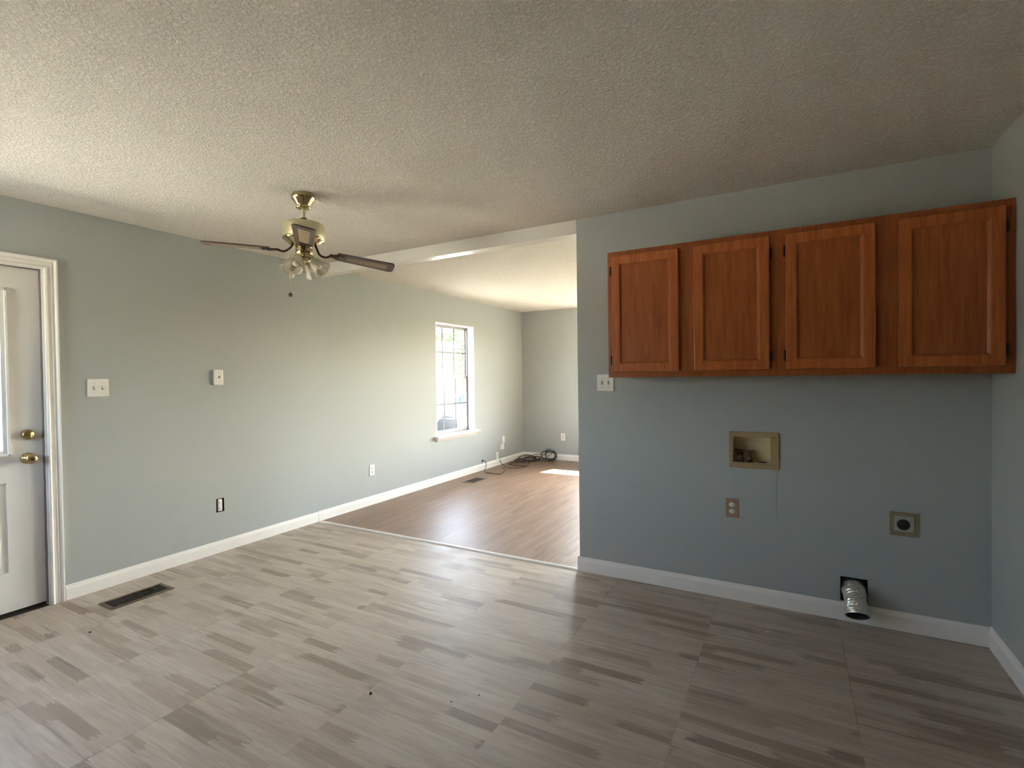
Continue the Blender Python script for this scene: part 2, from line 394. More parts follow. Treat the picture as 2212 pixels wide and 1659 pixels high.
mb = MB(); mb.box((-TE, 0, -0.1), (XL+TE, YF+TE, 0.001)); struct(mb.build('floor_living', 'lfloor'))
mb = MB(); mb.box((0, 0, 2.342), (XP, 0.10, ZC), bev=0.003); struct(mb.build('wall_header', 'header_white'))
# white metal strip where the two floors meet
mb = MB(); mb.prism([(-0.024, 0.0), (-0.019, 0.005), (-0.006, 0.009), (0.006, 0.009), (0.019, 0.005), (0.024, 0.0)], 0.012, XP-0.012, lambda u, v, w: (w, u, v))
struct(mb.build('trim_1', 'threshold'))

BBP = [(0, 0), (0.013, 0), (0.013, 0.066), (0.011, 0.074), (0.007, 0.080), (0.005, 0.090), (0, 0.092)]
def baseboard(name, fn, a, b, h=1.0):
    mb = MB(); mb.prism([(u, v*h) for u, v in BBP], a, b, fn)
    return struct(mb.build(name, 'white'))
baseboard('baseboard_left', lambda u, v, w: (u, w, v), -1.918, -0.010)
baseboard('baseboard_living', lambda u, v, w: (u, w, v), -0.006, YF, 1.03)
baseboard('baseboard_far', lambda u, v, w: (w, YF-u, v), 0.0, XL, 1.05)
baseboard('baseboard_partition', lambda u, v, w: (w, -u, v), XP-0.013, XK, 1.06)
baseboard('baseboard_partition_end', lambda u, v, w: (XP-u, w, v), 0, TP, 1.05)
baseboard('baseboard_right', lambda u, v, w: (XK-u, w, v), YN, 0, 1.10)

# ------------------------------------------------------------------ windows
def window(name, mat4, w, h, sill=True):
    """local x along the wall (0..w), y outwards, z up from the sill"""
    root = empty(name); root.matrix_world = mat4; struct(root)
    T = 0.012
    mb = MB()
    mb.box((0, 0, 0), (T, TE, h)); mb.box((w-T, 0, 0), (w, TE, h)); mb.box((0, 0, h-T), (w, TE, h))
    mb.build('window_jamb', 'white', root)
    mb = MB(); y0, y1 = 0.105, 0.148                                      # dark metal track around the sashes
    for a, b in (((T, y0, 0), (T+0.022, y1, h-T)), ((w-T-0.022, y0, 0), (w-T, y1, h-T)), ((T, y0, h-T-0.02), (w-T, y1, h-T)), ((T, y0, 0), (w-T, y1, 0.018))):
        mb.box(a, b)
    mb.build('window_track', 'window_metal', root)
    mid = h*0.515; x0, x1 = T+0.02, w-T-0.02
    def sash(nm, z0, z1, ya, yb, rail0, rail1):
        m = MB(); s_ = 0.018
        for a, b in (((x0, ya, z0), (x0+s_, yb, z1)), ((x1-s_, ya, z0), (x1, yb, z1)), ((x0, ya, z0), (x1, yb, z0+rail0)), ((x0, ya, z1-rail1), (x1, yb, z1))):
            m.box(a, b, bev=0.002)
        so = m.build(nm, 'sash', root)
        g = MB(); g.box((x0+s_, (ya+yb)/2-0.002, z0+rail0), (x1-s_, (ya+yb)/2+0.002, z1-rail1)); g.build('glass_pane', 'glass', so)
        k = MB(); gx0, gx1, gz0, gz1 = x0+s_, x1-s_, z0+rail0, z1-rail1; yy = (ya+yb)/2-0.006
        for i in (1, 2):
            xx = gx0+(gx1-gx0)*i/3; k.box((xx-0.010, yy-0.003, gz0), (xx+0.010, yy+0.003, gz1))
        zz = (gz0+gz1)/2; k.box((gx0, yy-0.0035, zz-0.009), (gx1, yy+0.0035, zz+0.009))
        k.build('muntin_grid', 'muntin_shaded', so)
    sash('upper_sash', mid-0.018, h-T-0.015, 0.128, 0.144, 0.030, 0.020)
    sash('lower_sash', 0.014, mid+0.018, 0.108, 0.124, 0.040, 0.030)
    if sill:
        m = MB()
        m.box((-0.055, -0.062, -0.012), (w+0.055, TE*0.7, 0.008), bev=0.004)
        top = [(-0.050, -0.056, -0.012), (w+0.050, -0.056, -0.012), (w+0.050, 0.0, -0.012), (-0.050, 0.0, -0.012)]
        bot = [(-0.012, -0.012, -0.062), (w+0.012, -0.012, -0.062), (w+0.012, 0.0, -0.062), (-0.012, 0.0, -0.062)]
        A = [m.bm.verts.new(p) for p in top]; B = [m.bm.verts.new(p) for p in bot]
        for i in range(4): m.bm.faces.new((A[i], A[(i+1) % 4], B[(i+1) % 4], B[i]))
        m.bm.faces.new(A[::-1]); m.bm.faces.new(B)
        m.build('window_sill', 'white', root)
    return root
MLEFT = lambda y, z: Matrix(((0, -1, 0, 0), (1, 0, 0, y), (0, 0, 1, z), (0, 0, 0, 1)))
MFAR = lambda x, z: Matrix(((1, 0, 0, x), (0, 1, 0, YF), (0, 0, 1, z), (0, 0, 0, 1)))
MNEAR = lambda x, z: Matrix(((-1, 0, 0, x), (0, -1, 0, YN), (0, 0, 1, z), (0, 0, 0, 1)))
MRIGHT = lambda y, z: Matrix(((0, 1, 0, XL), (-1, 0, 0, y), (0, 0, 1, z), (0, 0, 0, 1)))
window('window_1', MLEFT(WIN[0], WIN[2]), WIN[1]-WIN[0], WIN[3]-WIN[2])
window('unseen_window_2', MNEAR(0.95, 1.10), 0.80, 0.95)  # unseen; placed and sized for how daylight reaches the kitchen
window('window_3', MFAR(1.07, 0.60), 0.84, 1.475)
window('window_4', MFAR(1.91, 0.60), 0.84, 1.475)
window('window_5', MFAR(3.45, 0.60), 0.825, 1.475)
window('window_6', MFAR(4.275, 0.60), 0.825, 1.475)
window('added_window_7', MRIGHT(1.20, 0.60), 0.85, 1.475)  # out of view, added to light the far wall

# ------------------------------------------------------------------ the white half-glass door
door = struct(empty('door_1', (0, -2.0, 0)))
LD = lambda x, y, z: (x, y+2.0, z)           # world -> door-local
fn_slab = lambda u, v, w: LD(-0.012-w, u, v)
mb = MB(); DY0, DY1 = -2.914, -2.000
wall_grid(mb, fn_slab, DY0, DY1, 0.022, 2.040, 0.042, [(-2.735, -2.180, 0.966, 1.876, None), (-2.400, -2.166, 0.252, 0.776, 0.009), (-2.745, -2.511, 0.252, 0.776, 0.009)])
for (a, b) in ((-2.400, -2.166), (-2.745, -2.511)):      # raised centre of each lower panel
    mb.box(LD(-0.022, a+0.030, 0.282), LD(-0.0135, b-0.030, 0.746), bev=0.003)
slab = mb.build('door_slab', ['door_white', 'door_white'], door)
mb = MB()                                                 # raised moulding around the glass
y0, y1, z0, z1 = -2.765, -2.148, 0.934, 1.906
for a, b in (((-0.012, y0, z0), (0.006, y0+0.012, z1)), ((-0.012, y1-0.012, z0), (0.006, y1, z1)), ((-0.012, y0, z0), (0.006, y1, z0+0.012)), ((-0.012, y0, z1-0.012), (0.006, y1, z1)),
             ((-0.012, y0+0.012, z0+0.012), (-0.002, y0+0.032, z1-0.012)), ((-0.012, y1-0.032, z0+0.012), (-0.002, y1-0.012, z1-0.012)),
             ((-0.012, y0+0.032, z0+0.012), (-0.002, y1-0.032, z0+0.032)), ((-0.012, y0+0.032, z1-0.032), (-0.002, y1-0.032, z1-0.012))):
    mb.box(LD(*a), LD(*b), bev=0.002)
lite = mb.build('glass_frame', 'door_white', slab)
mb = MB(); mb.box(LD(-0.035, -2.735, 0.966), LD(-0.031, -2.180, 1.876)); mb.build('glass_pane', 'glass', slab)
mb = MB()
for i in (1, 2):
    yy = -2.735+0.555*i/3; mb.box(LD(-0.030, yy-0.009, 0.966), LD(-0.016, yy+0.009, 1.876), bev=0.002)
    zz = 0.966+0.91*i/3; mb.box(LD(-0.0295, -2.735, zz-0.009), LD(-0.0165, -2.180, zz+0.009), bev=0.002)
mb.build('muntin_grid', 'door_white', slab)
mb = MB(); mb.box(LD(-0.068, DY0, 0.0045), LD(-0.034, DY1, 0.021)); mb.build('door_sweep', 'black', door)
mb = MB(); mb.box(LD(-0.15, DY0-0.02, 0.0), LD(-0.004, DY1+0.02, 0.004)); mb.build('sill_plate', 'register_brown', door)
RX = Matrix.Rotation(math.pi/2, 4, 'Y')
def on_door(y, z, x=-0.012): return Matrix.Translation(LD(x, y, z)) @ RX
mb = MB(); mb.lathe([(0.0, 0), (0.033, 0), (0.033, 0.004), (0.028, 0.010), (0.013, 0.014), (0.012, 0.034), (0.019, 0.040), (0.026, 0.048), (0.0285, 0.058), (0.026, 0.068), (0.018, 0.074), (0.010, 0.0745), (0.0, 0.0745)], 32, M4=on_door(-2.070, 0.908))
knob = mb.build('door_knob', 'brass_old', door)
mb = MB(); mb.lathe([(0.0, 0), (0.010, 0), (0.009, 0.0025), (0.004, 0.003), (0.0, 0.003)], 20, M4=on_door(-2.070, 0.908, 0.0625)); mb.build('lock_button', 'register_brown', knob)
mb = MB(); mb.lathe([(0.0, 0), (0.031, 0), (0.031, 0.006), (0.027, 0.018), (0.023, 0.022), (0.0, 0.022)], 32, M4=on_door(-2.068, 1.050))
db = mb.build('deadbolt', 'brass_old', door)
mb = MB(); mb.box(LD(0.010, -2.074, 1.034), LD(0.032, -2.062, 1.066), bev=0.004); mb.build('thumb_turn', 'brass_old', db)
for o_ in (slab, knob, db): o_.location.x -= 0.018
mb = MB(); mb.box(LD(-0.030, -2.0005, 0.01), LD(-0.006, -1.9965, 2.045)); mb.box(LD(-0.030, DY0, 2.0405), LD(-0.006, -2.0005, 2.0455)); mb.build('jamb_shade_strip', 'jamb_shade_strip', door)  # strip coloured dark for the shade between door and jamb
mb = MB()                                                 # jamb with stop
mb.box(LD(-0.15, -2.000+0.003, 0), LD(0.0, -1.978, 2.058)); mb.box(LD(-0.15, -2.935, 0), LD(0.0, -2.917, 2.058)); mb.box(LD(-0.15, -2.917, 2.043), LD(0.0, -1.997, 2.058))
mb.build('door_jamb', 'door_white', door)
CAS = [(0, 0), (0.016, 0.0), (0.018, 0.006), (0.014, 0.012), (0.010, 0.015), (0.010, 0.030), (0.013, 0.034), (0.010, 0.038), (0.010, 0.046), (0.014, 0.050), (0.019, 0.054), (0.019, 0.062), (0, 0.064)]  # (out, across)
mb = MB()
def casing_leg(y_in, sgn):
    A = [mb.bm.verts.new(LD(u, y_in+sgn*v, 0.0)) for u, v in CAS]; B = [mb.bm.verts.new(LD(u, y_in+sgn*v, 2.050+v)) for u, v in CAS]
    for i in range(len(A)-1): mb.bm.faces.new((A[i], A[i+1], B[i+1], B[i]))
casing_leg(-1.986, 1); casing_leg(-2.928, -1)
A = [mb.bm.verts.new(LD(u, -1.986+v, 2.050+v)) for u, v in CAS]; B = [mb.bm.verts.new(LD(u, -2.928-v, 2.050+v)) for u, v in CAS]
for i in range(len(A)-1): mb.bm.faces.new((A[i], A[i+1], B[i+1], B[i]))
mb.build('door_casing', 'white', door)

# ------------------------------------------------------------------ plates, switches and outlets
def plate_shape(w, h, t=0.006, bev=0.003):
    mb = MB(); mb.box((-w/2, 0, -h/2), (w/2, t, h/2), bev=bev); return mb    # local +y points into the room
ROT = {'left': (0, 0, -math.pi/2), 'part': (0, 0, math.pi), 'far': (0, 0, math.pi)}
def wall_item(name, wall, loc): return empty(name, loc, ROT[wall])
def add_screws(root, pts, t):
    for (x, z) in pts:
        s = MB(); s.lathe([(0.0, 0.0015), (0.0026, 0.001), (0.003, 0), (0.003, -0.001)], 12, M4=Matrix.Translation((x, t, z)) @ Matrix.Rotation(-math.pi/2, 4, 'X')); s.build('screw', 'steel', root)
def toggle_switch(wall, loc, label, up=(True, True)):
    r = wall_item('light_switch', wall, loc); tag(r, label, 'light switch')
    plate_shape(0.116, 0.115).build('cover_plate', 'plate_white', r)
    for k, x in enumerate((-0.023, 0.023)):
        s = MB(); s.box((x-0.006, 0.004, -0.013), (x+0.006, 0.0066, 0.013)); s.build('toggle_slot', 'slot_grey', r)
        s = MB(); ang = 0.5 if up[k] else -0.5
        s.box((-0.0045, 0, -0.005), (0.0045, 0.015, 0.005), bev=0.001, M4=Matrix.Translation((x, 0.005, 0)) @ Matrix.Rotation(ang, 4, 'X')); s.build('toggle', 'plate_white', r)
    add_screws(r, [(-0.023, 0.03), (0.023, 0.03), (-0.023, -0.03), (0.023, -0.03)], 0.006)
    return r
def receptacle_face(root, mat, slotmat, t, r=0.0165, parent_name='socket'):
    for z in (0.0195, -0.0195):
        s = MB(); s.lathe([(0.0, 0.0015), (r-0.001, 0.0015), (r, 0.0005), (r, -0.001)], 24, M4=Matrix.Translation((0, t, z)) @ Matrix.Rotation(-math.pi/2, 4, 'X') @ Matrix.Diagonal((1, 0.86, 1, 1)))
        so = s.build(parent_name, mat, root)
        s = MB(); s.box((-0.0075, t, z-0.001), (-0.0055, t+0.002, z+0.008)); s.box((0.0055, t, z-0.001), (0.0075, t+0.002, z+0.007))
        s.box((-0.002, t, z-0.010), (0.002, t+0.002, z-0.006)); s.build('socket_slots', slotmat, so)
def outlet(wall, loc, label, mat='plate_white', face='receptacle_cream'):
    r = wall_item('wall_outlet', wall, loc); tag(r, label, 'outlet')
    plate_shape(0.072, 0.115).build('cover_plate', mat, r)
    receptacle_face(r, face, 'slot', 0.006)
    add_screws(r, [(0, 0)], 0.006); return r
toggle_switch('left', (0, -1.725, 1.320), 'white double light switch on the grey wall just right of the white door')
toggle_switch('part', (2.862, 0, 1.309), 'white double light switch tucked under the left corner of the wooden cabinets', (False, True))
r = wall_item('phone_jack', 'left', (0, -0.941, 1.383)); tag(r, 'thick white rounded phone jack plate alone in the middle of the left wall', 'phone jack')
mb = MB(); mb.box((-0.037, 0, -0.061), (0.037, 0.020, 0.061), bev=0.009); mb.build('cover_plate', 'plate_white', r)
mb = MB(); mb.box((-0.009, 0.018, -0.003), (0.000, 0.0212, 0.010)); mb.box((0.001, 0.018, -0.006), (0.008, 0.0212, 0.002)); mb.build('jack_socket', 'slot', r)
add_screws(r, [(0.0, 0.047), (0.0, -0.047)], 0.020)
r = wall_item('wall_outlet', 'left', (0, -0.940, 0.371)); tag(r, 'bare white outlet missing its cover plate, in a dark hole low on the left wall', 'outlet')
mb = MB(); mb.box((-0.016, -0.022, -0.047), (0.016, 0.001, 0.047), bev=0.003); mb.build('receptacle_body', 'plate_white', r)
mb = MB(); mb.box((-0.009, -0.0235, -0.060), (0.009, -0.0225, 0.060)); mb.box((-0.009, -0.0235, 0.0585), (0.009, 0.0005, 0.060)); mb.box((-0.009, -0.0235, -0.060), (0.009, 0.0005, -0.0585)); mb.build('mounting_strap', 'steel', r)
receptacle_face(r, 'plate_white', 'slot', 0.001)
outlet('left', (0, 0.706, 0.373), 'white outlet low on the left wall between the floor strip and the window')
r = wall_item('blank_plate', 'left', (0, 3.532, 0.376)); tag(r, 'white narrow blank plate, highest of the plates right of the window on the left wall', 'wall plate')
plate_shape(0.072, 0.115).build('cover_plate', 'plate_white', r); add_screws(r, [(0, 0.04), (0, -0.04)], 0.006)
r = wall_item('junction_box', 'left', (0, 3.445, 0.277)); tag(r, 'small white box standing out from the left wall below the blank plate', 'junction box')
mb = MB(); mb.box((-0.038, 0, -0.040), (0.038, 0.045, 0.040), bev=0.004); mb.build('box_body', 'plate_white', r)
outlet('left', (0, 3.335, 0.150), 'white outlet just above the baseboard on the left wall with a dark cable below')
outlet('far', (0.734, YF, 0.377), 'white outlet on the far wall of the living room')
outlet('part', (3.646, 0, 0.551), 'brown outlet plate on the partition wall under the beige washer box', 'plate_almond', 'receptacle_cream')

# 240 volt dryer outlet
r = wall_item('dryer_outlet', 'part', (4.474, 0, 0.560)); tag(r, 'square tan dryer outlet with a round black socket on the partition wall', 'outlet')
plate_shape(0.125, 0.124, 0.005).build('cover_plate', 'plate_tan', r)
mb = MB(); mb.box((-0.040, 0.004, -0.037), (0.044, 0.010, 0.045), bev=0.003); mb.build('mounting_collar', 'collar_grey', r)
mb = MB(); mb.lathe([(0.0, 0.010), (0.024, 0.010), (0.028, 0.007), (0.028, 0.0)], 32, M4=Matrix.Translation((0.005, 0.006, 0.0)) @ Matrix.Rotation(-math.pi/2, 4, 'X')); mb.build('round_socket', 'black', r)
mb = MB()
for sx in (-0.010, 0.010):
    mb.box((0.005+sx-0.0015, 0.0155, -0.006), (0.005+sx+0.0015, 0.0170, 0.008))
mb.box((0.002, 0.0155, -0.014), (0.008, 0.0170, -0.009)); mb.build('socket_slots', 'cavity', r)

# washer valve box recessed in the partition
r = empty('washer_valve_box', (3.765, 0, 0.905)); tag(r, 'beige recessed washer box with two dark valves, under the cabinets on the partition wall', 'washer box')
X0, X1, Z0, Z1 = -0.1130, 0.0910, -0.079, 0.080        # the opening in local x / z
ox0, ox1, oz0, oz1 = -0.133, 0.132, -0.107, 0.110
mb = MB()
for a, b in (((ox0, -0.010, oz1-0.030), (ox1, 0, oz1)), ((ox0, -0.010, oz0), (ox1, 0, oz0+0.028)), ((ox0, -0.010, oz0+0.028), (X0+0.002, 0, oz1-0.030)), ((X1-0.002, -0.010, oz0+0.028), (ox1, 0, oz1-0.030))):
    mb.box(a, b, bev=0.003)
mb.build('box_frame', 'box_rim', r)
mb = MB(); t = 0.003; D = 0.080
mb.box((X0+0.001, D-t, Z0+0.001), (X1-0.001, D, Z1-0.001)); mb.box((X0+0.001, 0, Z0+0.001), (X0+t, D-t, Z1-0.001)); mb.box((X1-t, 0, Z0+0.001), (X1-0.001, D-t, Z1-0.001))
mb.box((X0+t, 0, Z1-t), (X1-t, D-t, Z1-0.001)); mb.box((X0+t, 0, Z0+0.001), (X1-t, D-t, Z0+t)); mb.build('box_recess', 'box_beige', r)
for k, (vx, s) in enumerate(((-0.076, 1.45), (-0.022, 1.05))):
    mb = MB(); mb.lathe([(0.0, 0), (0.013*s, 0), (0.013*s, 0.012), (0.010*s, 0.014), (0.010*s, 0.040), (0.013*s, 0.043), (0.013*s, 0.056), (0.0, 0.056)], 20, M4=Matrix.Translation((vx, 0.042, Z0+0.003)))
    v = mb.build('valve', 'valve_brown', r)
    mb = MB(); mb.box((vx-0.020*s, 0.026, Z0+0.066), (vx+0.020*s, 0.052, Z0+0.077), bev=0.003); mb.box((vx-0.005, 0.036, Z0+0.054), (vx+0.005, 0.044, Z0+0.068)); mb.build('valve_handle', 'valve_brown', v)
    mb = MB(); mb.lathe([(0.0, 0.0), (0.012*s, 0.0), (0.014*s, 0.004), (0.014*s, 0.020), (0.0, 0.020)], 20, M4=Matrix.Translation((vx+0.001, 0.008, Z0+0.026)) @ Matrix.Rotation(-math.pi/2, 4, 'X')); mb.build('hose_thread', 'valve_brown', v)
mb = MB(); mb.lathe([(0.0, 0.0), (0.024, 0.0), (0.024, 0.003), (0.019, 0.003), (0.0, 0.001)], 28, M4=Matrix.Translation((0.045, 0.042, Z0+0.003))); mb.build('drain_ring', 'valve_brown', r)
# square of drywall let into the partition below it
mb = MB(); mb.box((3.636, -0.0018, 0.488), (3.884, 0.0, 0.800), bev=0.0012)
struct(mb.build('drywall_patch', 'wall'))

# dryer duct
r = empty('dryer_duct', (4.254, 0, 0.170)); tag(r, 'short crinkled silver dryer duct poking out of a hole above the baseboard', 'dryer duct')
def duct_mesh(r0, inner=False):
    path = smooth_path([(0, 0.085, 0.012), (0, 0.03, 0.008), (0, -0.03, -0.006), (0.0, -0.080, -0.030), (0.002, -0.120, -0.064), (0.003, -0.138, -0.084)], 9)
    m = MB(); t = bmesh.new(); rings = []; seg = 36; n = len(path)
    for i, p in enumerate(path):
        d = (path[min(i+1, n-1)]-path[max(i-1, 0)]).normalized(); u = Vector((1, 0, 0)); u = (u-d*u.dot(d)).normalized(); v = d.cross(u)
        u_ = i/(n-1); rr = r0*(1+(0.018 if i % 2 else -0.018)*(1 if u_ < 0.8 else 0.3)+random.uniform(-0.012, 0.012)+0.05*math.exp(-((u_-0.30)/0.14)**2)-0.075*math.exp(-((u_-0.56)/0.07)**2)+0.07*max(0, (u_-0.62)/0.38))
        ring = []
        for k in range(seg):
            a = 2*math.pi*k/seg; q = rr*(1+random.uniform(-0.022, 0.022)*(1 if u_ < 0.8 else 0.3)+0.02*math.sin(3*a+i*0.7))
            ring.append(t.verts.new(p+q*(math.cos(a)*u+math.sin(a)*v)))
        rings.append(ring)
    for a, b in zip(rings, rings[1:]):
        for k in range(seg): t.faces.new((a[k], a[(k+1) % seg], b[(k+1) % seg], b[k]))
    m.merge(t); return m
mb = duct_mesh(0.052); o = mb.build('foil_hose', 'foil', r); 
mo = o.modifiers.new('thickness', 'SOLIDIFY'); mo.thickness = 0.0012
mb = duct_mesh(0.047); o = mb.build('hose_lining', 'slot', r)

# ------------------------------------------------------------------ floor registers
def register(x0, x1, y0, y1, z, label, rimmat, nm=16):
    cx, cy = (x0+x1)/2, (y0+y1)/2; r = empty('floor_register', (cx, cy, z)); tag(r, label, 'floor vent')
    w, l = (x1-x0)/2, (y1-y0)/2; e = 0.022
    mb = MB()
    for a, b in (((-w, -l, 0), (-w+e, l, 0.006)), ((w-e, -l, 0), (w, l, 0.006)), ((-w+e, -l, 0), (w-e, -l+e, 0.006)), ((-w+e, l-e, 0), (w-e, l, 0.006))): mb.box(a, b, bev=0.002)
    mb.build('register_frame', rimmat, r)
    mb = MB(); mb.box((-w+e, -l+e, 0.0004), (w-e, l-e, 0.001)); mb.build('register_well', 'cavity', r)
    mb = MB(); n = int((2*l-2*e)/0.012)
    for i in range(n):
        yy = -l+e+(i+0.5)*(2*l-2*e)/n; mb.box((-w+e, -0.0022, 0.0), (w-e, 0.0022, 0.0042), M4=Matrix.Translation((0, yy, 0.0012)) @ Matrix.Rotation(0.35, 4, 'X'))
    mb.box((-0.003, -l+e, 0.001), (0.003, l-e, 0.0058))
    mb.build('louvers', 'register_brown', r); return r
register(0.258, 0.428, -1.852, -1.502, 0.0, 'dark brown floor vent in the grey floor near the white door', 'register_edge')
register(0.222, 0.402, 2.085, 2.400, 0.001, 'small brown floor vent in the living room floor below the window', 'register_edge')

# ------------------------------------------------------------------ wall cabinets
CZ0, CZ1, CD = 1.345, 2.104, 0.305
def cabinet(x0, x1, doors, label):
    r = empty('wall_cabinet', (x0, 0, CZ0)); tag(r, label, 'cabinet', 'wooden cabinets on the partition wall')
    w, h = x1-x0, CZ1-CZ0
    mb = MB(); t = 0.012
    mb.box((0.0, -CD+0.019, 0), (t, 0, h)); mb.box((w-t, -CD+0.019, 0), (w, 0, h)); mb.box((t, -CD+0.019, 0.018), (w-t, 0, 0.030)); mb.box((t, -CD+0.019, h-0.03), (w-t, 0, h-0.018)); mb.box((t, -0.006, 0.03), (w-t, 0, h-0.03))
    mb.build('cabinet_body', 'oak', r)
    mb = MB(); fr = -CD; fb = -CD+0.019; s = 0.042
    mb.box((0.0, fr, 0), (s, fb, h), bev=0.0008); mb.box((w-s, fr, 0), (w, fb, h), bev=0.0008)
    mb.box((s, fr, 0), (w-s, fb, 0.045), bev=0.0012); mb.box((s, fr, h-0.045), (w-s, fb, h), bev=0.0012)
    mid = (doors[0][1]+doors[1][0])/2-x0; mb.box((mid-0.045, fr, 0.045), (mid+0.045, fb, h-0.045), bev=0.0012)
    mb.build('face_frame', 'oak_frame_shaded', r)
    for (a, b, side) in doors:
        a -= x0; b -= x0; z0, z1 = 0.034, 0.728; y1 = fr-0.0015; y0 = y1-0.019; f = 0.050
        mb = MB()
        mb.box((a, y0, z0), (a+f, y1, z1), bev=0.005); mb.box((b-f, y0, z0), (b, y1, z1), bev=0.005)
        mb.box((a+f-0.004, y0+0.0006, z0), (b-f+0.004, y1, z0+f), bev=0.005); mb.box((a+f-0.004, y0+0.0006, z1-f), (b-f+0.004, y1, z1), bev=0.005)
        d = mb.build('cabinet_door', 'oak_stile_lit', r)
        mb = MB(); q = 0.010                               # sloped inner edge running down to the flat panel
        O = [(a+f-0.001, z0+f-0.001), (b-f+0.001, z0+f-0.001), (b-f+0.001, z1-f+0.001), (a+f-0.001, z1-f+0.001)]
        I = [(a+f+q, z0+f+q), (b-f-q, z0+f+q), (b-f-q, z1-f-q), (a+f+q, z1-f-q)]
        Ov = [mb.bm.verts.new((x, y0+0.003, z)) for x, z in O]; Iv = [mb.bm.verts.new((x, y0+0.0125, z)) for x, z in I]
        Bo = [mb.bm.verts.new((x, y1, z)) for x, z in O]
        for i in range(4):
            mb.bm.faces.new((Ov[i], Ov[(i+1) % 4], Iv[(i+1) % 4], Iv[i])); mb.bm.faces.new((Bo[i], Bo[(i+1) % 4], Ov[(i+1) % 4], Ov[i]))
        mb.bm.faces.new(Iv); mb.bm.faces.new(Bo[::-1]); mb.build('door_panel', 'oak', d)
        for z in (0.105, 0.640):
            hx = a if side < 0 else b
            mb = MB(); mb.box((hx-0.004 if side > 0 else hx-0.011, y0+0.004, z-0.026), (hx+0.011 if side > 0 else hx+0.004, y1-0.001, z+0.026), bev=0.001)
            mb.lathe([(0.0, -0.028), (0.004, -0.028), (0.004, 0.028), (0.0, 0.028)], 12, M4=Matrix.Translation((hx+0.005*side, y0+0.003, z)))
            mb.build('hinge', 'hinge', d)
    return r
cabinet(2.986, 3.8989, [(3.014, 3.404, -1), (3.487, 3.863, 1)], 'stained oak two-door wall cabinet nearest the opening to the living room')
cabinet(3.8991, 4.8135, [(3.938, 4.316, -1), (4.404, 4.778, 1)], 'stained oak two-door wall cabinet in the dark right corner')

# ------------------------------------------------------------------ ceiling fan with light kit
FX, FY = 1.471, -1.283
fan = empty('ceiling_fan', (FX, FY, ZC)); tag(fan, 'brass ceiling fan with four dark blades and glass lamp shades', 'ceiling fan')
toward = math.atan2(-0.625, 0.781)          # heading from the fan to the middle of the room
Z = lambda z: z-ZC
mb = MB(); mb.lathe([(0.0, Z(2.439)), (0.060, Z(2.439)), (0.062, Z(2.433)), (0.060, Z(2.428)), (0.067, Z(2.424)), (0.067, Z(2.416)), (0.061, Z(2.406)), (0.048, Z(2.389)), (0.037, Z(2.374)), (0.034, Z(2.368)), (0.041, Z(2.364)), (0.041, Z(2.359)), (0.033, Z(2.355)), (0.020, Z(2.352)), (0.0, Z(2.352))], 48)
mb.build('canopy', 'brass', fan)
mb = MB(); mb.lathe([(0.010, Z(2.360)), (0.010, Z(2.285))], 24); mb.build('down_rod', 'brass_satin', fan)
mb = MB(); mb.lathe([(0.0, Z(2.302)), (0.018, Z(2.300)), (0.021, Z(2.288)), (0.021, Z(2.270)), (0.0, Z(2.270))], 24); mb.build('rod_collar', 'black', fan)
mb = MB(); mb.lathe([(0.0, Z(2.272)), (0.070, Z(2.272)), (0.100, Z(2.268)), (0.112, Z(2.260)), (0.115, Z(2.250)), (0.115, Z(2.190)), (0.1135, Z(2.184)), (0.110, Z(2.182))], 64); 
hs = mb.build('motor_housing', 'brass_satin', fan)
mb = MB(); mb.lathe([(0.110, Z(2.184)), (0.117, Z(2.181)), (0.117, Z(2.176)), (0.104, Z(2.166)), (0.094, Z(2.160)), (0.085, Z(2.150)), (0.060, Z(2.146)), (0.0, Z(2.146))], 64); mb.build('vent_ring', 'brass', hs)
mb = MB(); mb.lathe([(0.0, Z(2.150)), (0.047, Z(2.150)), (0.047, Z(2.090)), (0.044, Z(2.086)), (0.056, Z(2.078)), (0.058, Z(2.070)), (0.056, Z(2.058)), (0.046, Z(2.050)), (0.030, Z(2.044)), (0.0, Z(2.040))], 48)
sw = mb.build('switch_housing', 'brass', fan)
mb = MB(); mb.box((0.046, -0.004, Z(2.108)), (0.050, 0.004, Z(2.122)), M4=Matrix.Rotation(toward-0.25, 4, 'Z')); mb.build('reverse_switch', 'black', sw)
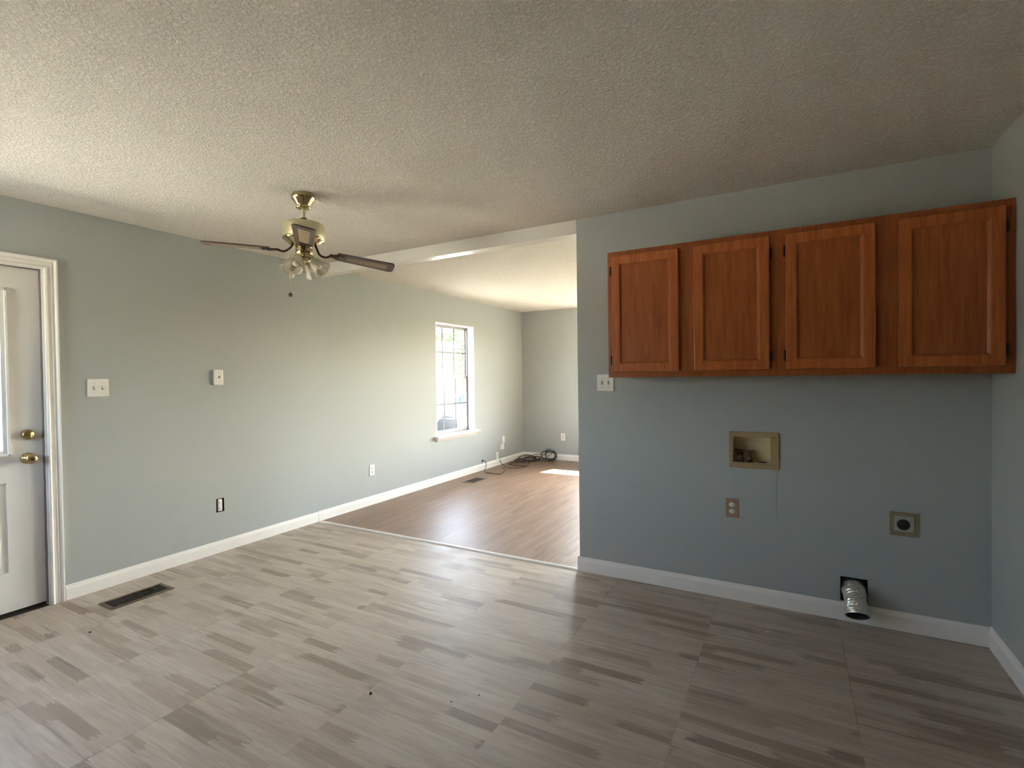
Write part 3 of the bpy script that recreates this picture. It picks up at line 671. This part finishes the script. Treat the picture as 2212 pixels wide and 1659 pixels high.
def blade(ang, pitch, z_root, z_tip):
    m4 = Matrix.Rotation(ang, 4, 'Z')
    r0, r1 = 0.180, 0.522
    tilt = math.atan2(z_root-z_tip, r1-r0)
    B = m4 @ Matrix.Translation((r0, 0, Z(z_root))) @ Matrix.Rotation(tilt, 4, 'Y') @ Matrix.Rotation(-pitch, 4, 'X')
    L = r1-r0; out = []
    hw0, hw1 = 0.046, 0.058
    for (x, y) in ((0.0, -hw0*0.72), (0.008, -hw0), (L-0.022, -hw1), (L-0.006, -hw1*0.86), (L, -hw1*0.6), (L, hw1*0.6), (L-0.006, hw1*0.86), (L-0.022, hw1), (0.008, hw0), (0.0, hw0*0.72)): out.append((x, y))
    mb = MB(); t = bmesh.new()
    A = [t.verts.new((x, y, 0.0)) for x, y in out]; C = [t.verts.new((x, y, 0.006)) for x, y in out]
    for i in range(len(out)): t.faces.new((A[i], A[(i+1) % len(out)], C[(i+1) % len(out)], C[i]))
    t.faces.new(A[::-1]); t.faces.new(C); mb.merge(t, 0, B); bl = mb.build('fan_blade', 'blade_wood', fan)
    mb = MB(); ins = [(0.055, -0.024), (L-0.045, -0.030), (L-0.045, 0.030), (0.055, 0.024)]
    for zz in (-0.0012, 0.0062):
        t = bmesh.new(); A = [t.verts.new((x, y, zz)) for x, y in ins]; C = [t.verts.new((x, y, zz+0.001)) for x, y in ins]
        for i in range(4): t.faces.new((A[i], A[(i+1) % 4], C[(i+1) % 4], C[i]))
        t.faces.new(A[::-1]); t.faces.new(C); mb.merge(t, 0, B)
    mb.build('cane_inset', 'blade_cane', bl)
    mb = MB()                                              # curved bracket from the motor to the blade
    pth = [m4 @ Vector(p) for p in ((0.060, 0, Z(2.150)), (0.068, 0, Z(2.132)), (0.082, 0, Z(z_root+0.008)), (0.104, 0, Z(z_root-0.006)), (0.128, 0, Z(z_root-0.006)), (0.142, 0, Z(z_root+0.001)), (0.180, 0, Z(z_root-0.003)))]
    mb.tube(smooth_path(pth, 5), 0.0065, 8)
    mb.box((-0.012, -0.030, -0.0052), (0.045, 0.030, -0.0012), M4=B, bev=0.001); mb.box((-0.040, -0.017, -0.0060), (0.0, 0.017, 0.0030), M4=B, bev=0.002)
    for (sx, sy) in ((0.008, -0.018), (0.008, 0.018), (0.034, 0.0)):
        mb.lathe([(0.0, -0.009), (0.004, -0.008), (0.005, -0.005)], 10, M4=B @ Matrix.Translation((sx, sy, 0)))
    mb.build('blade_bracket', 'bracket_metal', bl)
D = math.radians
blade(toward+D(0), D(11), 2.098, 2.103)
blade(toward+D(92), D(13), 2.090, 2.045)
blade(toward+D(181), D(9), 2.095, 2.085)
blade(toward-D(91), D(4), 2.108, 2.112)
# lamp shades: bell shaped fluted glass, each on a short brass arm
def shade(ang, tilt=D(48)):
    base = Matrix.Rotation(ang, 4, 'Z') @ Matrix.Translation((0.042, 0, Z(2.060)))
    T = base @ Matrix.Rotation(math.pi-tilt, 4, 'Y')       # local +z runs down and outwards
    mb = MB(); mb.lathe([(0.0, -0.012), (0.017, -0.010), (0.021, 0.0), (0.023, 0.018), (0.020, 0.022), (0.0, 0.022)], 24, M4=T); arm = mb.build('lamp_socket', 'brass', fan)
    prof = [(0.022, 0.012), (0.027, 0.018), (0.032, 0.030), (0.036, 0.046), (0.039, 0.062), (0.043, 0.078), (0.049, 0.092), (0.053, 0.098)]
    fl = lambda k, a: 0.022*math.cos(12*a)*(k/7.0)
    mb = MB(); mb.lathe(prof, 72, M4=T, flute=fl); o = mb.build('lamp_shade', 'shade_glass', fan)
    md = o.modifiers.new('thickness', 'SOLIDIFY'); md.thickness = 0.002
    mb = MB(); mb.lathe([(0.0, 0.020), (0.010, 0.022), (0.013, 0.034), (0.018, 0.048), (0.020, 0.058), (0.017, 0.070), (0.010, 0.077), (0.0, 0.079)], 24, M4=T); mb.build('bulb', 'bulb', o)
for a in (-30, 60, 150, 240): shade(toward+D(a))
cx_, cy_ = 0.060, -0.105
mb = MB(); hd = toward-D(72); px, py = 0.095*math.cos(hd), 0.095*math.sin(hd)
pr = [(0.050*math.cos(hd), 0.050*math.sin(hd), Z(2.085)), (0.075*math.cos(hd), 0.075*math.sin(hd), Z(2.080)), (px*0.86, py*0.86, Z(2.060)), (px*0.86, py*0.86, Z(1.855))]
mb.tube(pr, 0.0013, 6); pc = mb.build('pull_chain', 'brass_old', fan)
mb = MB(); mb.ball((px*0.86, py*0.86, Z(1.845)), 0.012, sub=3); mb.build('pull_knob', 'valve_brown', pc)

# ------------------------------------------------------------------ cables in the living room
def cable(name, paths, r, label, cat='cable', group=None):
    mb = MB()
    for p in paths: mb.tube(smooth_path(p, 7), r, 7)
    o = mb.build(name, 'cable'); return tag(o, label, cat, group)
cable('coaxial_cable', [[(-0.03, 2.916, 0.132), (0.012, 2.918, 0.136), (0.050, 2.925, 0.125), (0.075, 2.900, 0.075), (0.072, 2.868, 0.020), (0.105, 2.82, 0.006), (0.175, 2.75, 0.006), (0.29, 2.735, 0.006), (0.40, 2.73, 0.006), (0.385, 2.85, 0.006), (0.33, 3.00, 0.006), (0.27, 3.10, 0.010), (0.22, 3.12, 0.014)]],
      0.0045, 'thin dark cable coming out of a small hole in the left wall near the vent')
rnd = random.Random(3)
def loop(cx, cy, cz, rx, ry, tilt, head, turns, wob, z0=0.008):
    pts = []; n = int(12*turns)
    for i in range(n+1):
        a = 2*math.pi*i/12; k = 1+rnd.uniform(-wob, wob)
        p = Vector((rx*k*math.cos(a), ry*k*math.sin(a), 0)); p = Matrix.Rotation(head, 3, 'Z') @ (Matrix.Rotation(tilt, 3, 'X') @ p)
        p += Vector((cx, cy, cz)); p.z = max(p.z, z0+rnd.uniform(0, 0.004)); p.x = max(p.x, 0.03); p.y = min(p.y, YF-0.03); pts.append(p)
    return pts
paths = [
    [(0.035, 3.345, 0.094), (0.050, 3.350, 0.060), (0.085, 3.345, 0.020), (0.14, 3.32, 0.007), (0.24, 3.22, 0.006), (0.36, 3.26, 0.006), (0.44, 3.36, 0.006), (0.46, 3.42, 0.006), (0.42, 3.55, 0.006), (0.38, 3.70, 0.012)],
    [(0.085, 3.60, 0.007), (0.12, 3.50, 0.006), (0.22, 3.42, 0.006), (0.33, 3.41, 0.006), (0.43, 3.43, 0.006), (0.45, 3.40, 0.010), (0.46, 3.46, 0.006)],
    [(0.085, 3.60, 0.007), (0.14, 3.66, 0.006), (0.20, 3.74, 0.012), (0.26, 3.82, 0.03)],
    loop(0.27, 3.80, 0.035, 0.18, 0.07, 0.25, 1.0, 3.2, 0.25),
    loop(0.33, 3.88, 0.045, 0.16, 0.06, 0.5, 1.15, 2.6, 0.25),
    loop(0.22, 3.90, 0.045, 0.13, 0.09, 0.35, 0.8, 2.2, 0.3),
    loop(0.54, 4.04, 0.090, 0.115, 0.075, 1.25, 0.35, 3.0, 0.10),
    loop(0.57, 4.06, 0.085, 0.090, 0.085, 1.15, 0.5, 2.0, 0.12),
    loop(0.53, 4.07, 0.135, 0.045, 0.055, 1.3, 0.5, 1.0, 0.08),
    loop(0.52, 3.95, 0.030, 0.16, 0.06, 0.2, 0.5, 1.7, 0.2),
    [(0.24, 3.86, 0.07), (0.33, 3.97, 0.10), (0.42, 4.06, 0.10), (0.50, 4.08, 0.06), (0.58, 4.02, 0.02), (0.66, 3.95, 0.007)],
    [(0.34, 3.75, 0.012), (0.42, 3.88, 0.05), (0.50, 3.98, 0.11), (0.58, 4.06, 0.14), (0.65, 4.07, 0.10), (0.62, 4.02, 0.03)]]
cable('cable_heap', paths, 0.0048, 'tangled heap of black cables in the far corner of the living room floor', 'cable')

# ------------------------------------------------------------------ bits on the kitchen floor
def crumb(x, y, r, label, mat='dirt', flat=0.5, name='dirt_crumb', cat='crumb'):
    mb = MB(); mb.ball((0, 0, r*flat), r, sub=1, jitter=0.35, scale=(1, 0.8, flat)); o = mb.build(name, mat); o.location = (x, y, 0.0005); tag(o, label, cat); return o
crumb(2.377, -1.711, 0.0085, 'dark crumb of dirt on the grey floor, largest of the specks, front centre', flat=0.7)
crumb(2.795, -1.500, 0.0045, 'tiny dark speck on the floor right of the largest crumb', flat=0.7)
crumb(2.715, -1.591, 0.0035, 'tiny dark speck on the floor between two other specks, front centre', flat=0.6)
crumb(0.638, -2.036, 0.0085, 'dark flat scrap of dirt on the floor between the white door and the vent', flat=0.4)
crumb(3.845, -0.349, 0.0065, 'white paint chip on the dark floor in front of the partition wall', 'chip', 0.4, 'paint_chip', 'paint chip')

# ------------------------------------------------------------------ outside
GZ = -0.45
mb = MB(); mb.box((-80, -60, GZ-0.3), (70, 90, GZ)); struct(mb.build('ground', 'grass'))
mb = MB(); mb.box((-9.5, 0.0, GZ), (-0.9, 22.0, GZ+0.02)); struct(mb.build('driveway', 'concrete'))
mb = MB(); mb.box((-14, -30.0, GZ), (12, -4.2, GZ+0.02)); struct(mb.build('bounce_yard', 'bounce_gravel'))  # unseen pale ground, added to bounce sunlight into the kitchen
mb = MB(); mb.box((-9.5, -4.2, GZ), (-0.5, -0.5, GZ+0.02)); struct(mb.build('bounce_patio', 'bounce_paving'))  # slab added to bounce daylight up through the door glass
mb = MB(); mb.box((-0.6, YF+TE+0.001, GZ), (XL+0.6, 6.1, -0.08)); struct(mb.build('porch_slab', 'concrete'))
mb = MB(); mb.box((-0.6, YF+TE+0.001, 2.36), (XL+0.6, 5.95, 2.52)); struct(mb.build('sun_cut_roof', 'siding'))  # unseen roof, sized to cut the sun patch to a narrow band
mb = MB(); mb.box((-0.55, YN-0.55, 2.60), (XL+0.6, YF+TE, 2.70)); struct(mb.build('roof', 'roofing'))
mb = MB(); mb.box((-TE, YN-TE, GZ), (XL+TE, YF+TE, -0.101)); struct(mb.build('foundation', 'concrete'))
def tree(x, y, h, cr, seed, label):
    r = empty('tree', (x, y, GZ)); tag(r, label, 'tree', 'trees beyond the driveway')
    rn = random.Random(seed)
    mb = MB(); mb.tube([(0, 0, 0), (0.05, 0.03, h*0.3), (0.0, 0.1, h*0.65), (0.1, 0.0, h*0.9)], [0.16, 0.13, 0.08, 0.02], 10)
    for i in range(7):
        a = rn.uniform(0, 6.28); z = h*rn.uniform(0.35, 0.7); mb.tube([(0, 0.05, z), (0.4*cr*math.cos(a), 0.4*cr*math.sin(a), z+0.4), (0.8*cr*math.cos(a), 0.8*cr*math.sin(a), z+1.0)], [0.05, 0.035, 0.01], 6)
    mb.build('trunk', 'bark', r)
    mb = MB()
    for i in range(520):
        a = rn.uniform(0, 6.28); b = math.acos(rn.uniform(-0.9, 1)); q = cr*rn.uniform(0.35, 1.0)**0.5
        c = Vector((q*math.sin(b)*math.cos(a), q*math.sin(b)*math.sin(a), h*0.66+q*0.8*math.cos(b)))
        R = Euler((rn.uniform(0, 3), rn.uniform(0, 3), rn.uniform(0, 3))).to_matrix(); s = rn.uniform(0.09, 0.2)
        mb.quad(*[c+R @ Vector(v) for v in ((-s, -s*0.5, 0), (s*0.2, -s*0.6, 0), (s, 0, s*0.2), (0, s*0.6, 0))])
    mb.build('foliage', 'leaf', r, fix=False)
tree(-9.5, 15.5, 5.2, 1.9, 1, 'leafy tree seen through the upper panes of the window, left one')
tree(-12.5, 20.5, 6.0, 2.2, 2, 'leafy tree seen through the middle of the living room window')
tree(-8.0, 19.0, 5.0, 1.8, 3, 'leafy tree seen at the right edge of the living room window')
tree(-14.0, 12.0, 6.5, 2.4, 4, 'leafy tree outside, farthest left beyond the driveway')
car = empty('car', (-5.2, 10.6, GZ+0.02), (0, 0, D(60))); tag(car, 'blue car parked outside, faint through the lower window panes', 'car')
mb = MB(); prof = [(-2.1, 0.30), (-2.15, 0.62), (-2.0, 0.85), (-1.35, 0.93), (-0.75, 1.38), (0.55, 1.42), (1.2, 0.98), (2.0, 0.82), (2.15, 0.60), (2.12, 0.30)]
mb.prism(prof, -0.85, 0.85, lambda u, v, w: (u, w*(1 if v < 1.0 else 0.82), v)); mb.build('car_body', 'car_paint', car)
mb = MB()
for s in (-1, 1):
    mb.prism([(-1.2, 0.97), (-0.72, 1.32), (0.5, 1.35), (0.98, 0.99)], s*0.80, s*0.86, lambda u, v, w: (u, w if v < 1.0 else w*0.85, v))
mb.build('side_windows', 'car_glass', car)
for sx in (-1.35, 1.35):
    for sy in (-0.80, 0.80):
        mb = MB(); mb.lathe([(0.0, -0.1), (0.31, -0.1), (0.33, -0.06), (0.33, 0.06), (0.31, 0.1), (0.0, 0.1)], 24, M4=Matrix.Translation((sx, sy, 0.33)) @ Matrix.Rotation(math.pi/2, 4, 'X')); mb.build('wheel', 'tyre', car)
